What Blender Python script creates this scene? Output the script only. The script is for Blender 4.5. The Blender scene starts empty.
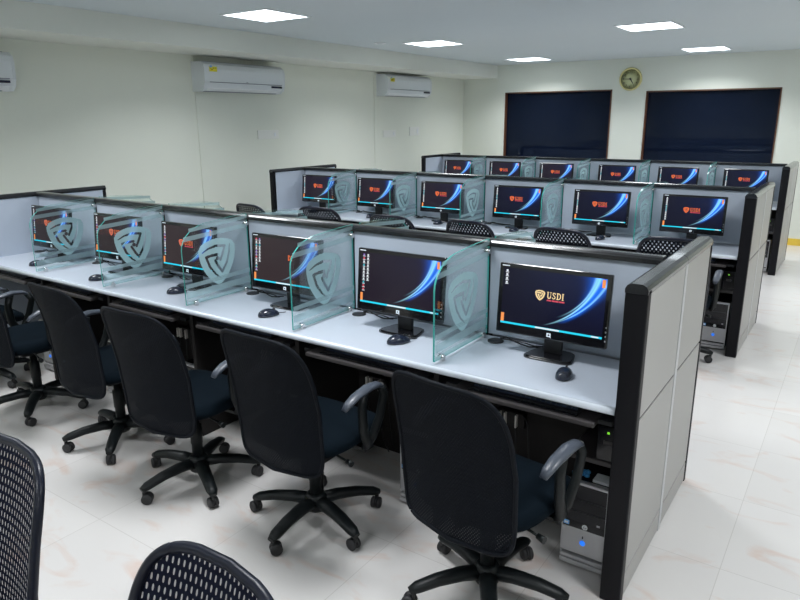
import bpy, bmesh, math, random
from mathutils import Vector, Matrix
from math import sin, cos, pi, radians
random.seed(7)
S = bpy.context.scene
COL = S.collection

# ------------------------------------------------------------------ layout
W = 0.772; H = 1.2; DK = 0.755; D1 = 0.51; D2 = 0.54
ROWS = [(0.0, 0.0), (-0.076, 3.079), (-0.15, 6.231)]      # right-end x, partition y
ROWN = ['front row', 'middle row', 'back row']
ORD = {1: 'first', 2: 'second', 3: 'third', 4: 'fourth', 5: 'fifth', 6: 'sixth'}
LX, RX, BY, FY, CZ = -5.361, 3.4, 7.918, -5.6, 2.57
SOFW, SOFZ = 0.638, 2.37

def off(r, k): return (0, 0, 0, 0.004, 0.016, 0.035, 0.045)[k] if r == 0 else 0.0   # joints of the front row are not perfectly even
def where(k):   # k = 1 at the right end
    return {1: 'rightmost station', 6: 'leftmost station'}.get(k, ORD[k] + ' station from the right end')

# ------------------------------------------------------------------ materials
MATS = {}
def nt(m): return m.node_tree.nodes, m.node_tree.links
def mat(name, col, rough=0.5, metal=0.0, spec=0.5, noise=0.0, scale=40, bump=0.0, emit=None, es=1.0, coat=0.0):
    if name in MATS: return MATS[name]
    m = bpy.data.materials.new(name); m.use_nodes = True
    n, l = nt(m); b = n['Principled BSDF']
    b.inputs['Base Color'].default_value = (*col, 1); b.inputs['Roughness'].default_value = rough
    b.inputs['Metallic'].default_value = metal; b.inputs['Specular IOR Level'].default_value = spec
    b.inputs['Coat Weight'].default_value = coat
    if emit: b.inputs['Emission Color'].default_value = (*emit, 1); b.inputs['Emission Strength'].default_value = es
    if noise or bump:
        tc = n.new('ShaderNodeTexCoord'); nz = n.new('ShaderNodeTexNoise'); nz.inputs['Scale'].default_value = scale
        nz.inputs['Detail'].default_value = 4
        l.new(tc.outputs['Object'], nz.inputs['Vector'])
        if noise:
            mx = n.new('ShaderNodeMix'); mx.data_type = 'RGBA'
            mx.inputs[6].default_value = (*[c * (1 - noise) for c in col], 1); mx.inputs[7].default_value = (*[min(1, c * (1 + noise)) for c in col], 1)
            l.new(nz.outputs['Fac'], mx.inputs[0]); l.new(mx.outputs[2], b.inputs['Base Color'])
        if bump:
            bp = n.new('ShaderNodeBump'); bp.inputs['Strength'].default_value = bump; bp.inputs['Distance'].default_value = 0.002
            l.new(nz.outputs['Fac'], bp.inputs['Height']); l.new(bp.outputs['Normal'], b.inputs['Normal'])
    MATS[name] = m; return m

def M(name): return MATS[name]
mat('wall_paint', (0.72, 0.745, 0.67), 0.75, noise=0.02, scale=3, bump=0.05)
mat('ceiling_paint', (0.60, 0.66, 0.69), 0.85, noise=0.015, scale=2)
mat('soffit_paint', (0.70, 0.72, 0.67), 0.8, noise=0.02, scale=3)
mat('laminate', (0.46, 0.515, 0.60), 0.38, noise=0.03, scale=220)
mat('end_laminate', (0.35, 0.345, 0.335), 0.42, noise=0.03, scale=200)
mat('joint_metal', (0.50, 0.51, 0.53), 0.35, metal=0.3)
mat('blackcap', (0.012, 0.013, 0.016), 0.22, noise=0.1, scale=60, coat=0.3)
mat('blackpost', (0.005, 0.005, 0.007), 0.5, spec=0.2, noise=0.1, scale=80, bump=0.1)
mat('worktop', (0.52, 0.565, 0.64), 0.30, noise=0.05, scale=260, coat=0.15)
mat('worktop_edge', (0.70, 0.76, 0.84), 0.25)
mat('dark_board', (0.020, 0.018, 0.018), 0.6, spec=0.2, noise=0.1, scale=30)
mat('tray_board', (0.050, 0.045, 0.046), 0.42, noise=0.1, scale=40)
mat('gloss_black', (0.006, 0.006, 0.008), 0.16, coat=0.4)
mat('matt_black', (0.013, 0.014, 0.017), 0.5, noise=0.1, scale=60)
mat('mouse_black', (0.012, 0.016, 0.032), 0.25, coat=0.3)
mat('key_black', (0.035, 0.05, 0.09), 0.3)
mat('cable', (0.008, 0.008, 0.010), 0.4)
mat('glass_edge', (0.06, 0.36, 0.33), 0.15, emit=(0.02, 0.30, 0.27), es=0.06)  # teal edge has a faint glow put into its colour, no lamp
mat('chrome', (0.7, 0.7, 0.7), 0.2, metal=1.0)
mat('silver', (0.50, 0.50, 0.52), 0.32, metal=0.35)
mat('pc_black', (0.012, 0.012, 0.016), 0.25)
mat('blue_led', (0.01, 0.05, 0.3), 0.3, emit=(0.02, 0.22, 1.0), es=0.9)
mat('green_led', (0.1, 0.5, 0.05), 0.3, emit=(0.3, 1.0, 0.05), es=0.8)
mat('blue_label', (0.15, 0.4, 0.8), 0.4)
mat('wrapper_blue', (0.05, 0.28, 0.95), 0.3, noise=0.8, scale=60)
mat('plug_grey', (0.75, 0.72, 0.68), 0.4)
mat('white_plastic', (0.74, 0.77, 0.80), 0.4)
mat('ac_white', (0.66, 0.70, 0.735), 0.35, noise=0.01, scale=5)
mat('ac_shadow', (0.20, 0.22, 0.26), 0.5)
mat('dark_display', (0.01, 0.012, 0.04), 0.15)
mat('yellow', (0.75, 0.66, 0.02), 0.5)
mat('skirting', (0.75, 0.52, 0.06), 0.45, noise=0.04, scale=12)
mat('skirt_light', (0.66, 0.65, 0.60), 0.45, noise=0.04, scale=12)
mat('seat_fabric', (0.0035, 0.007, 0.011), 0.95, spec=0.06, noise=0.35, scale=300, bump=0.4)
mat('chair_plastic', (0.006, 0.008, 0.009), 0.42, spec=0.25, noise=0.12, scale=100, bump=0.3)
mat('arm_pad', (0.055, 0.065, 0.085), 0.38)  # bluish grey holds the light the pads catch
mat('frame_plastic', (0.004, 0.006, 0.016), 0.35, spec=0.35)
mat('soft_frame', (0.004, 0.0055, 0.009), 0.6, spec=0.12)
mat('wood_frame', (0.11, 0.045, 0.02), 0.4, noise=0.2, scale=30)
mat('clock_rim', (0.66, 0.60, 0.28), 0.35)
mat('clock_face', (0.62, 0.64, 0.36), 0.4)
mat('clock_ink', (0.015, 0.02, 0.025), 0.5)
mat('diffuser', (0.9, 0.95, 1.0), 0.4, emit=(0.86, 0.94, 1.0), es=5.0)
mat('fixture_white', (0.8, 0.83, 0.86), 0.4)
mat('switch_white', (0.74, 0.75, 0.72), 0.4)
mat('monitor_mark', (0.7, 0.75, 0.8), 0.3, emit=(0.6, 0.7, 0.8), es=0.25)  # bezel logo and print carry a faint painted glow
mat('rubber', (0.015, 0.015, 0.017), 0.6)

def glass(name, tint, gl=0.07, rough=0.02):
    m = bpy.data.materials.new(name); m.use_nodes = True; n, l = nt(m); n.clear()
    o = n.new('ShaderNodeOutputMaterial'); t = n.new('ShaderNodeBsdfTransparent'); t.inputs[0].default_value = (*tint, 1)
    g = n.new('ShaderNodeBsdfGlossy'); g.inputs['Roughness'].default_value = rough
    lw = n.new('ShaderNodeLayerWeight'); lw.inputs[0].default_value = 0.25
    mm = n.new('ShaderNodeMath'); mm.operation = 'MULTIPLY_ADD'; mm.inputs[1].default_value = 0.35; mm.inputs[2].default_value = gl * 0.4
    l.new(lw.outputs['Fresnel'], mm.inputs[0])
    mx = n.new('ShaderNodeMixShader'); l.new(mm.outputs[0], mx.inputs[0]); l.new(t.outputs[0], mx.inputs[1]); l.new(g.outputs[0], mx.inputs[2])
    l.new(mx.outputs[0], o.inputs[0]); MATS[name] = m
glass('glass', (0.93, 0.975, 0.975))
def frost(name, col, a):
    m = bpy.data.materials.new(name); m.use_nodes = True; n, l = nt(m); n.clear()
    o = n.new('ShaderNodeOutputMaterial'); t = n.new('ShaderNodeBsdfTransparent'); t.inputs[0].default_value = (0.85, 0.95, 0.96, 1)
    d = n.new('ShaderNodeBsdfDiffuse'); d.inputs[0].default_value = (*col, 1)
    tr = n.new('ShaderNodeBsdfTranslucent'); tr.inputs[0].default_value = (*col, 1)
    ad = n.new('ShaderNodeMixShader'); ad.inputs[0].default_value = 0.45; l.new(d.outputs[0], ad.inputs[1]); l.new(tr.outputs[0], ad.inputs[2])
    mx = n.new('ShaderNodeMixShader'); mx.inputs[0].default_value = a
    l.new(t.outputs[0], mx.inputs[1]); l.new(ad.outputs[0], mx.inputs[2]); l.new(mx.outputs[0], o.inputs[0]); MATS[name] = m
frost('frost_logo', (0.52, 0.74, 0.78), 0.80)
frost('frost_band', (0.58, 0.76, 0.80), 0.45)

def mesh_fabric(name, col, kx, kz, thr, minalpha):
    """woven mesh: dark threads with staggered oval holes"""
    m = bpy.data.materials.new(name); m.use_nodes = True; n, l = nt(m)
    b = n['Principled BSDF']; b.inputs['Base Color'].default_value = (*col, 1); b.inputs['Roughness'].default_value = 0.8; b.inputs['Specular IOR Level'].default_value = 0.12
    o = n['Material Output']
    tc = n.new('ShaderNodeTexCoord'); sp = n.new('ShaderNodeSeparateXYZ'); l.new(tc.outputs['Object'], sp.inputs[0])
    def mth(op, a, bb=None):
        x = n.new('ShaderNodeMath'); x.operation = op
        for i, v in enumerate((a, bb)):
            if v is None: continue
            if isinstance(v, (int, float)): x.inputs[i].default_value = v
            else: l.new(v, x.inputs[i])
        return x.outputs[0]
    cx = mth('COSINE', mth('MULTIPLY', sp.outputs[0], kx)); cz = mth('COSINE', mth('MULTIPLY', sp.outputs[2], kz))
    hole = mth('GREATER_THAN', mth('MULTIPLY', cx, cz), thr)
    fac = mth('MULTIPLY', hole, minalpha)
    t = n.new('ShaderNodeBsdfTransparent'); mx = n.new('ShaderNodeMixShader')
    l.new(fac, mx.inputs[0]); l.new(b.outputs[0], mx.inputs[1]); l.new(t.outputs[0], mx.inputs[2]); l.new(mx.outputs[0], o.inputs[0])
    MATS[name] = m
mesh_fabric('mesh_dense', (0.004, 0.0055, 0.009), 2 * pi / 0.011, 2 * pi / 0.014, 0.65, 0.12)
mesh_fabric('mesh_open', (0.006, 0.008, 0.014), 2 * pi / 0.028, 2 * pi / 0.038, 0.40, 0.6)
mesh_fabric('mesh_slot', (0.005, 0.007, 0.018), 2 * pi / 0.015, 2 * pi / 0.044, 0.50, 0.36)

def floor_mat():
    m = bpy.data.materials.new('marble_tile'); m.use_nodes = True; n, l = nt(m); b = n['Principled BSDF']
    tc = n.new('ShaderNodeTexCoord'); mp = n.new('ShaderNodeMapping'); l.new(tc.outputs['Object'], mp.inputs[0])
    br = n.new('ShaderNodeTexBrick'); br.offset = 0; br.inputs['Scale'].default_value = 1.0
    br.inputs['Brick Width'].default_value = 0.5875; br.inputs['Row Height'].default_value = 0.5875
    br.inputs['Mortar Size'].default_value = 0.0016; br.inputs['Mortar Smooth'].default_value = 0.3
    br.inputs['Color1'].default_value = (0.615, 0.595, 0.575, 1); br.inputs['Color2'].default_value = (0.65, 0.63, 0.61, 1)
    br.inputs['Mortar'].default_value = (0.50, 0.475, 0.455, 1)
    mp.inputs['Location'].default_value = (-0.31 + 0.5875 * 10, 1.265 - 0.5875 * 0 + 0.5875 * 10, 0)
    l.new(mp.outputs[0], br.inputs['Vector'])
    mp2 = n.new('ShaderNodeMapping'); mp2.inputs['Scale'].default_value = (1.0, 2.1, 1); mp2.inputs['Rotation'].default_value = (0, 0, -0.5); l.new(tc.outputs['Object'], mp2.inputs[0])
    nz = n.new('ShaderNodeTexNoise'); nz.inputs['Scale'].default_value = 3.2; nz.inputs['Detail'].default_value = 5; nz.inputs['Distortion'].default_value = 1.2
    l.new(mp2.outputs[0], nz.inputs['Vector'])
    cr = n.new('ShaderNodeValToRGB'); cr.color_ramp.elements[0].position = 0.56; cr.color_ramp.elements[0].color = (0, 0, 0, 1)
    cr.color_ramp.elements[1].position = 0.74; cr.color_ramp.elements[1].color = (1, 1, 1, 1); l.new(nz.outputs['Fac'], cr.inputs[0])
    mx = n.new('ShaderNodeMix'); mx.data_type = 'RGBA'; mx.blend_type = 'MULTIPLY'; mx.inputs[7].default_value = (0.93, 0.66, 0.54, 1)
    sc = n.new('ShaderNodeMath'); sc.operation = 'MULTIPLY'; sc.inputs[1].default_value = 0.5; l.new(cr.outputs[0], sc.inputs[0])
    l.new(sc.outputs[0], mx.inputs[0]); l.new(br.outputs['Color'], mx.inputs[6])
    nz2 = n.new('ShaderNodeTexNoise'); nz2.inputs['Scale'].default_value = 1.3; nz2.inputs['Detail'].default_value = 3; l.new(mp2.outputs[0], nz2.inputs['Vector'])
    mx2 = n.new('ShaderNodeMix'); mx2.data_type = 'RGBA'; mx2.blend_type = 'MULTIPLY'; mx2.inputs[7].default_value = (0.93, 0.93, 0.95, 1)
    l.new(nz2.outputs['Fac'], mx2.inputs[0]); l.new(mx.outputs[2], mx2.inputs[6]); l.new(mx2.outputs[2], b.inputs['Base Color'])
    b.inputs['Roughness'].default_value = 0.2; b.inputs['Specular IOR Level'].default_value = 0.45
    MATS['floor'] = m
floor_mat()
def window_mat():
    m = bpy.data.materials.new('night_glass'); m.use_nodes = True; n, l = nt(m); b = n['Principled BSDF']
    b.inputs['Base Color'].default_value = (0.004, 0.007, 0.018, 1); b.inputs['Roughness'].default_value = 0.04
    b.inputs['Specular IOR Level'].default_value = 0.26; b.inputs['Specular Tint'].default_value = (0.75, 0.85, 1.0, 1); MATS['night_glass'] = m
window_mat()

# circle through three screen points (aspect 1.6 x 1)
def circ(p, q, r):
    ax, ay = p; bx, by = q; cx, cy = r
    d = 2 * (ax * (by - cy) + bx * (cy - ay) + cx * (ay - by))
    ux = ((ax**2 + ay**2) * (by - cy) + (bx**2 + by**2) * (cy - ay) + (cx**2 + cy**2) * (ay - by)) / d
    uy = ((ax**2 + ay**2) * (cx - bx) + (bx**2 + by**2) * (ax - cx) + (cx**2 + cy**2) * (bx - ax)) / d
    return ux, uy, math.hypot(ax - ux, ay - uy)

def screen_mat(name, bg, bg2, gain):
    m = bpy.data.materials.new(name); m.use_nodes = True; n, l = nt(m); n.clear()
    o = n.new('ShaderNodeOutputMaterial'); uv = n.new('ShaderNodeUVMap'); uv.uv_map = 'UVMap'
    sp = n.new('ShaderNodeSeparateXYZ'); l.new(uv.outputs[0], sp.inputs[0])
    def mth(op, a, bb=None, cc=None, clamp=False):
        x = n.new('ShaderNodeMath'); x.operation = op; x.use_clamp = clamp
        for i, v in enumerate((a, bb, cc)):
            if v is None: continue
            if isinstance(v, (int, float)): x.inputs[i].default_value = v
            else: l.new(v, x.inputs[i])
        return x.outputs[0]
    X = mth('MULTIPLY', sp.outputs[0], 1.6); Y = sp.outputs[1]
    def arc(p, q, r, w0, w1, y0, side=0):
        cx, cy, R = circ(p, q, r)
        dx = mth('SUBTRACT', X, cx); dy = mth('SUBTRACT', Y, cy)
        d = mth('SUBTRACT', mth('SQRT', mth('ADD', mth('MULTIPLY', dx, dx), mth('MULTIPLY', dy, dy))), R)
        w = mth('ADD', mth('MULTIPLY', mth('MULTIPLY', Y, Y), w1), w0)
        q_ = mth('DIVIDE', d, w); e = mth('EXPONENT', mth('MULTIPLY', mth('MULTIPLY', q_, q_), -1.0))
        fade = mth('MULTIPLY', mth('SUBTRACT', Y, y0), 5.0, clamp=True)
        right = mth('GREATER_THAN', X, 0.5)
        return mth('MULTIPLY', mth('MULTIPLY', e, fade), right)
    a1 = arc((0.72, 0.08), (1.18, 0.40), (1.49, 0.97), 0.008, 0.026, 0.07)
    a2 = arc((0.72, 0.08), (1.27, 0.42), (1.57, 0.84), 0.007, 0.018, 0.10)
    a3 = arc((0.95, 0.26), (1.22, 0.50), (1.44, 0.99), 0.006, 0.016, 0.24)
    a4 = arc((0.80, 0.20), (1.16, 0.44), (1.40, 0.80), 0.005, 0.010, 0.24)
    gl = arc((0.80, 0.06), (1.24, 0.40), (1.53, 0.95), 0.022, 0.150, 0.14)
    core = mth('ADD', a1, mth('ADD', mth('MULTIPLY', a2, 0.7), mth('ADD', mth('MULTIPLY', a3, 0.5), mth('MULTIPLY', a4, 0.35))), None, True)
    vtop = mth('SUBTRACT', 1.12, mth('MULTIPLY', Y, 0.35))
    def rgb(c):
        x = n.new('ShaderNodeRGB'); x.outputs[0].default_value = (*c, 1); return x.outputs[0]
    def mix(bt, f, a, b_):
        x = n.new('ShaderNodeMix'); x.data_type = 'RGBA'; x.blend_type = bt
        if isinstance(f, (int, float)): x.inputs[0].default_value = f
        else: l.new(f, x.inputs[0])
        l.new(a, x.inputs[6]); l.new(b_, x.inputs[7]); return x.outputs[2]
    base = mix('MIX', mth('MULTIPLY', sp.outputs[0], sp.outputs[1]), rgb(bg), rgb(bg2))
    c = mix('ADD', mth('MULTIPLY', gl, 0.9), base, rgb((0.0, 0.16, 0.95)))
    c = mix('ADD', mth('MULTIPLY', core, vtop), c, rgb((0.35, 0.80, 1.0)))
    e = n.new('ShaderNodeEmission'); l.new(c, e.inputs[0]); e.inputs[1].default_value = gain
    g = n.new('ShaderNodeBsdfGlossy'); g.inputs['Roughness'].default_value = 0.25; g.inputs[0].default_value = (0.03, 0.03, 0.03, 1)
    ad = n.new('ShaderNodeAddShader'); l.new(e.outputs[0], ad.inputs[0]); l.new(g.outputs[0], ad.inputs[1]); l.new(ad.outputs[0], o.inputs[0])
    MATS[name] = m
screen_mat('scr_navy', (0.006, 0.006, 0.018), (0.006, 0.012, 0.06), 1.0)
screen_mat('scr_plum', (0.019, 0.014, 0.024), (0.014, 0.012, 0.040), 0.95)
screen_mat('scr_brown', (0.050, 0.036, 0.040), (0.034, 0.026, 0.038), 0.8)
def em(name, c, s=1.0):
    m = bpy.data.materials.new(name); m.use_nodes = True; n, l = nt(m); n.clear()
    o = n.new('ShaderNodeOutputMaterial'); e = n.new('ShaderNodeEmission'); e.inputs[0].default_value = (*c, 1); e.inputs[1].default_value = s
    l.new(e.outputs[0], o.inputs[0]); MATS[name] = m
em('px_cyan', (0.03, 0.70, 0.95)); em('px_orange', (0.95, 0.33, 0.10)); em('px_white', (0.8, 0.85, 0.9)); em('px_red', (0.75, 0.10, 0.14))
em('px_teal', (0.05, 0.5, 0.6)); em('px_violet', (0.3, 0.2, 0.6)); em('px_cream', (0.95, 0.72, 0.38)); em('px_redorange', (0.95, 0.20, 0.07)); em('px_salmon', (0.90, 0.22, 0.13))
em('px_blue', (0.02, 0.2, 0.9))

# ------------------------------------------------------------------ mesh builder
class MB:
    def __init__(s): s.v = []; s.f = []; s.m = []; s.sm = []
    def add(s, vs, fs, mi=0, smooth=False):
        b = len(s.v); s.v += [tuple(v) for v in vs]
        for f in fs: s.f.append([b + i for i in f]); s.m.append(mi); s.sm.append(smooth)
    def box(s, x0, x1, y0, y1, z0, z1, mi=0, bev=0.0, mt=None):
        bm = bmesh.new(); bmesh.ops.create_cube(bm, size=1)
        for v in bm.verts: v.co = Vector(((x0 + x1) / 2 + v.co.x * (x1 - x0), (y0 + y1) / 2 + v.co.y * (y1 - y0), (z0 + z1) / 2 + v.co.z * (z1 - z0)))
        if bev: bmesh.ops.bevel(bm, geom=bm.edges[:], offset=bev, segments=2, profile=0.6, affect='EDGES')
        if mt: bm.transform(mt)
        bm.verts.ensure_lookup_table(); s.add([v.co[:] for v in bm.verts], [[v.index for v in f.verts] for f in bm.faces], mi); bm.free(); return s
    def poly(s, pts, fwd, mi=0, smooth=False):
        """prism: list of 3-D points extruded by vector"""
        n = len(pts); fwd = Vector(fwd); a = [Vector(p) for p in pts]; b = [p + fwd for p in a]
        s.add([*a, *b], [list(range(n))[::-1], list(range(n, 2 * n))], mi)
        s.add([*a, *b], [[i, (i + 1) % n, n + (i + 1) % n, n + i] for i in range(n)], mi, smooth); return s
    def tube(s, pts, r, seg=10, mi=0, cap=True, flat=1.0):
        pts = [Vector(p) for p in pts]; n = len(pts); rs = r if isinstance(r, (list, tuple)) else [r] * n
        vs = []; fs = []; up = None
        for i, p in enumerate(pts):
            t = (pts[min(i + 1, n - 1)] - pts[max(i - 1, 0)]).normalized()
            if up is None: up = Vector((0, 0, 1)) if abs(t.z) < 0.95 else Vector((0, 1, 0))
            side = t.cross(up).normalized(); u2 = side.cross(t).normalized(); up = u2 if abs(t.z) > 0.5 else Vector((0, 0, 1))
            for k in range(seg):
                a = 2 * pi * k / seg; vs.append(p + side * cos(a) * rs[i] + u2 * sin(a) * rs[i] * flat)
        for i in range(n - 1):
            for k in range(seg):
                a = i * seg + k; b = i * seg + (k + 1) % seg; fs.append([a, b, b + seg, a + seg])
        s.add(vs, fs, mi, True)
        if cap: s.add(vs[:seg], [list(range(seg))[::-1]], mi); s.add(vs[-seg:], [list(range(seg))], mi)
        return s
    def lathe(s, prof, c=(0, 0, 0), axis='z', seg=24, mi=0, cap=True):
        vs = []; fs = []; c = Vector(c); n = len(prof)
        for (r, h) in prof:
            for k in range(seg):
                a = 2 * pi * k / seg; x, y = r * cos(a), r * sin(a)
                vs.append(c + (Vector((x, y, h)) if axis == 'z' else Vector((h, x, y)) if axis == 'x' else Vector((y, h, x))))
        for i in range(n - 1):
            for k in range(seg):
                a = i * seg + k; b = i * seg + (k + 1) % seg; fs.append([a, b, b + seg, a + seg])
        s.add(vs, fs, mi, True)
        if cap: s.add(vs[:seg], [list(range(seg))[::-1]], mi); s.add(vs[-seg:], [list(range(seg))], mi)
        return s
    def build(s, name, mats, parent=None, loc=None, normals=True):
        me = bpy.data.meshes.new(name); me.from_pydata([tuple(v) for v in s.v], [], s.f)
        if not isinstance(mats, (list, tuple)): mats = [mats]
        for m in mats: me.materials.append(M(m) if isinstance(m, str) else m)
        for p, mi, sm in zip(me.polygons, s.m, s.sm): p.material_index = mi; p.use_smooth = sm
        if normals:
            bm = bmesh.new(); bm.from_mesh(me); bmesh.ops.remove_doubles(bm, verts=bm.verts, dist=1e-5); bmesh.ops.recalc_face_normals(bm, faces=bm.faces); bm.to_mesh(me); bm.free()
        o = bpy.data.objects.new(name, me); COL.objects.link(o)
        if parent: o.parent = parent
        if loc: o.location = loc
        return o

def empty(name, loc, label, cat, group=None, rz=0.0):
    o = bpy.data.objects.new(name, None); COL.objects.link(o); o.empty_display_size = 0.1
    o.location = loc; o.rotation_euler = (0, 0, rz); tag(o, label, cat, group); return o
def tag(o, label, cat, group=None):
    o['label'] = label; o['category'] = cat
    if group: o['group'] = group
    return o
def struct(o): o['kind'] = 'structure'; return o
def copy_tree(o, parent=None):
    c = o.copy(); COL.objects.link(c)
    if parent: c.parent = parent
    for ch in list(o.children): copy_tree(ch, c)
    return c
def place(proto, first, loc, label, group, rz=0.0):
    o = proto if first else copy_tree(proto)
    o.location = loc; o.rotation_euler = (0, 0, rz); o['label'] = label; o['group'] = group; return o

# ------------------------------------------------------------------ room shell
struct(MB().box(LX - 0.2, RX + 0.2, FY - 0.2, BY + 0.2, -0.12, 0.0).build('floor', 'floor'))
struct(MB().box(LX - 0.2, RX + 0.2, FY - 0.2, BY + 0.2, CZ, CZ + 0.12).build('ceiling', 'ceiling_paint'))
struct(MB().box(LX - 0.15, LX, FY - 0.15, BY + 0.15, 0, CZ).build('wall_left', 'wall_paint'))
struct(MB().box(RX, RX + 0.15, FY - 0.15, BY + 0.15, 0, CZ).build('wall_right', 'wall_paint'))
struct(MB().box(LX, RX, FY - 0.15, FY, 0, CZ).build('wall_front', 'wall_paint'))
struct(MB().box(LX, LX + SOFW, FY, BY, SOFZ, CZ).build('trim_1', 'soffit_paint'))       # dropped beam along the left wall
WIN = [(-4.56, -2.78, 0.95, 2.135), (-2.27, -0.505, 0.95, 2.10)]
wb = MB(); xs = [LX]
for a, b, z0, z1 in WIN: xs += [a, b]
xs.append(RX)
for i in range(0, 6, 2): wb.box(xs[i], xs[i + 1], BY, BY + 0.15, 0, CZ)
for a, b, z0, z1 in WIN: wb.box(a, b, BY, BY + 0.15, 0, z0); wb.box(a, b, BY, BY + 0.15, z1, CZ)
struct(wb.build('wall_back', 'wall_paint', normals=False))
for i, (a, b, z0, z1) in enumerate(WIN):
    w = struct(MB().box(a, b, BY + 0.05, BY + 0.06, z0, z1).build('window_%d' % (i + 1), 'night_glass'))
    f = MB(); t = 0.017
    f.box(a, a + t, BY - 0.012, BY + 0.05, z0, z1); f.box(b - t, b, BY - 0.012, BY + 0.05, z0, z1)
    f.box(a, b, BY - 0.012, BY + 0.05, z1 - t, z1); f.box(a, b, BY - 0.02, BY + 0.05, z0, z0 + t)
    f.build('window_frame', 'wood_frame', w)
struct(MB().box(LX, RX, BY - 0.012, BY, 0.0, 0.095).build('baseboard_back', 'skirting'))
struct(MB().box(LX, LX + 0.012, FY, BY, 0.0, 0.095).build('baseboard_left', 'skirting'))
struct(MB().box(RX - 0.012, RX, FY, BY, 0.0, 0.095).build('baseboard_right', 'skirting'))
for i, y in enumerate((2.16, 5.31)):
    struct(MB().box(LX, LX + 0.012, y, y + 0.03, 0.1, SOFZ, bev=0.003).build('trim_%d' % (i + 2), 'wall_paint'))   # shallow cover strips on the left wall

# ------------------------------------------------------------------ ceiling lights
def ceiling_light():
    t = empty('ceiling_light', (0, 0, CZ), '', 'ceiling light')
    s = 0.27; f = MB()
    f.box(-s, s, s - 0.02, s, -0.008, 0.0); f.box(-s, s, -s, -s + 0.02, -0.008, 0.0)
    f.box(-s, -s + 0.02, -s, s, -0.008, 0.0); f.box(s - 0.02, s, -s, s, -0.008, 0.0)
    f.build('frame', 'fixture_white', t)
    d = MB()
    for k in range(3): d.box(-s + 0.02 + k * 0.167, -s + 0.02 + k * 0.167 + 0.158, -s + 0.02, s - 0.02, -0.006, -0.001)
    d.build('diffuser', 'diffuser', t)
    ld = bpy.data.lights.new('ceiling_lamp', 'AREA'); ld.shape = 'SQUARE'; ld.size = 0.48; ld.color = (0.95, 0.975, 1.0); ld.energy = 25; ld.spread = radians(135)
    lo = bpy.data.objects.new('lamp', ld); COL.objects.link(lo); lo.location = (0, 0, -0.012); lo.parent = t
    return t
LG = [(-3.8, 4.4, 'square recessed ceiling light above the gap between front and middle rows, left side', 0),
      (-3.8, 7.1, 'square recessed ceiling light near the left window top', 0),
      (-1.35, 7.1, 'square recessed ceiling light nearest the right window top', 0),
      (-1.35, 4.4, 'square recessed ceiling light high above the middle row, before the right window', 0),
      (-3.8, 1.7, 'square recessed ceiling light nearest the largest wall air conditioner', 0)]
for x in (-3.8, -1.35, 1.1):
    for y in (7.1, 4.4, 1.7, -1.0, -3.7):
        if not any(abs(x - a[0]) < .01 and abs(y - a[1]) < .01 for a in LG):  # remaining grid spots: unseen fixtures added for their light
            LG.append((x, y, 'square recessed white ceiling light added out of view over the near or right aisle', 1))
pl = ceiling_light()
LP = {}
for i, (x, y, lab, g) in enumerate(LG):
    o = place(pl, i == 0, (x, y, CZ), lab, 'recessed ceiling lights')
t = empty('smoke_detector', (-4.27, 3.98, CZ), 'small round white detector ring on the ceiling beside the beam', 'detector')
MB().lathe([(0.075, 0), (0.075, -0.006), (0.06, -0.012), (0.05, -0.006)], seg=32).build('rim', 'fixture_white', t)
MB().lathe([(0.05, -0.004), (0.03, -0.014), (0.001, -0.016)], seg=24).build('cover', 'ceiling_paint', t)

# ------------------------------------------------------------------ air conditioners on the left wall
def aircon():
    t = empty('air_conditioner', (0, 0, 0), '', 'air conditioner'); L = 1.17
    prof = [(0, 0.0), (0.13, 0.0), (0.175, 0.035), (0.195, 0.09), (0.20, 0.22), (0.185, 0.265), (0.14, 0.295), (0, 0.295)]
    MB().poly([(x, 0.02, z) for x, z in prof], (0, L - 0.04, 0)).build('body', 'ac_white', t)
    pr2 = [(x * 1.02, z * 1.01 - 0.002) for x, z in prof]
    for yy in (0, L - 0.02): MB().poly([(x, yy, z) for x, z in pr2], (0, 0.02, 0)).build('side_cover', 'ac_white', t)
    MB().box(0.194, 0.2005, 0.07, L - 0.05, 0.088, 0.095).build('panel_groove', 'ac_shadow', t)
    f = MB().poly([(0.145, 0.05, 0.004), (0.18, 0.05, 0.034), (0.176, 0.05, 0.038), (0.14, 0.05, 0.008)], (0, L - 0.1, 0)); f.build('air_flap', 'white_plastic', t)
    MB().box(0.10, 0.15, 0.05, L - 0.1, -0.004, 0.001).build('outlet', 'ac_shadow', t)
    MB().box(0.190, 0.2005, L - 0.21, L - 0.05, 0.058, 0.078).build('display', 'dark_display', t)
    MB().box(0.196, 0.2008, L / 2 - .01, L / 2 + .01, 0.10, 0.106).build('badge', 'ac_shadow', t)
    g = MB()
    for k in range(5): g.box(0.02 + k * 0.027, 0.032 + k * 0.027, 0.05, L - 0.05, 0.294, 0.298)
    g.build('top_grille', 'ac_shadow', t)
    s = MB().box(0.196, 0.202, 0.07, 0.17, 0.195, 0.245).build('energy_sticker', 'yellow', t)
    c = MB()
    pts = [(0.085, 0.232), (0.10, 0.212), (0.13, 0.238)]
    for (a, b), (a2, b2) in zip(pts, pts[1:]):
        c.poly([(0.2022, a, b), (0.2022, a2, b2), (0.2022, a2, b2 - 0.006), (0.2022, a, b - 0.006)], (0.0004, 0, 0))
    c.box(0.2022, 0.2026, 0.135, 0.162, 0.228, 0.233); c.build('sticker_print', 'clock_ink', s)
    c = MB().box(0.202, 0.2026, 0.075, 0.105, 0.236, 0.254); c.build('sticker_emblem', 'blue_label', s)
    return t
pa = aircon()
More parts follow.
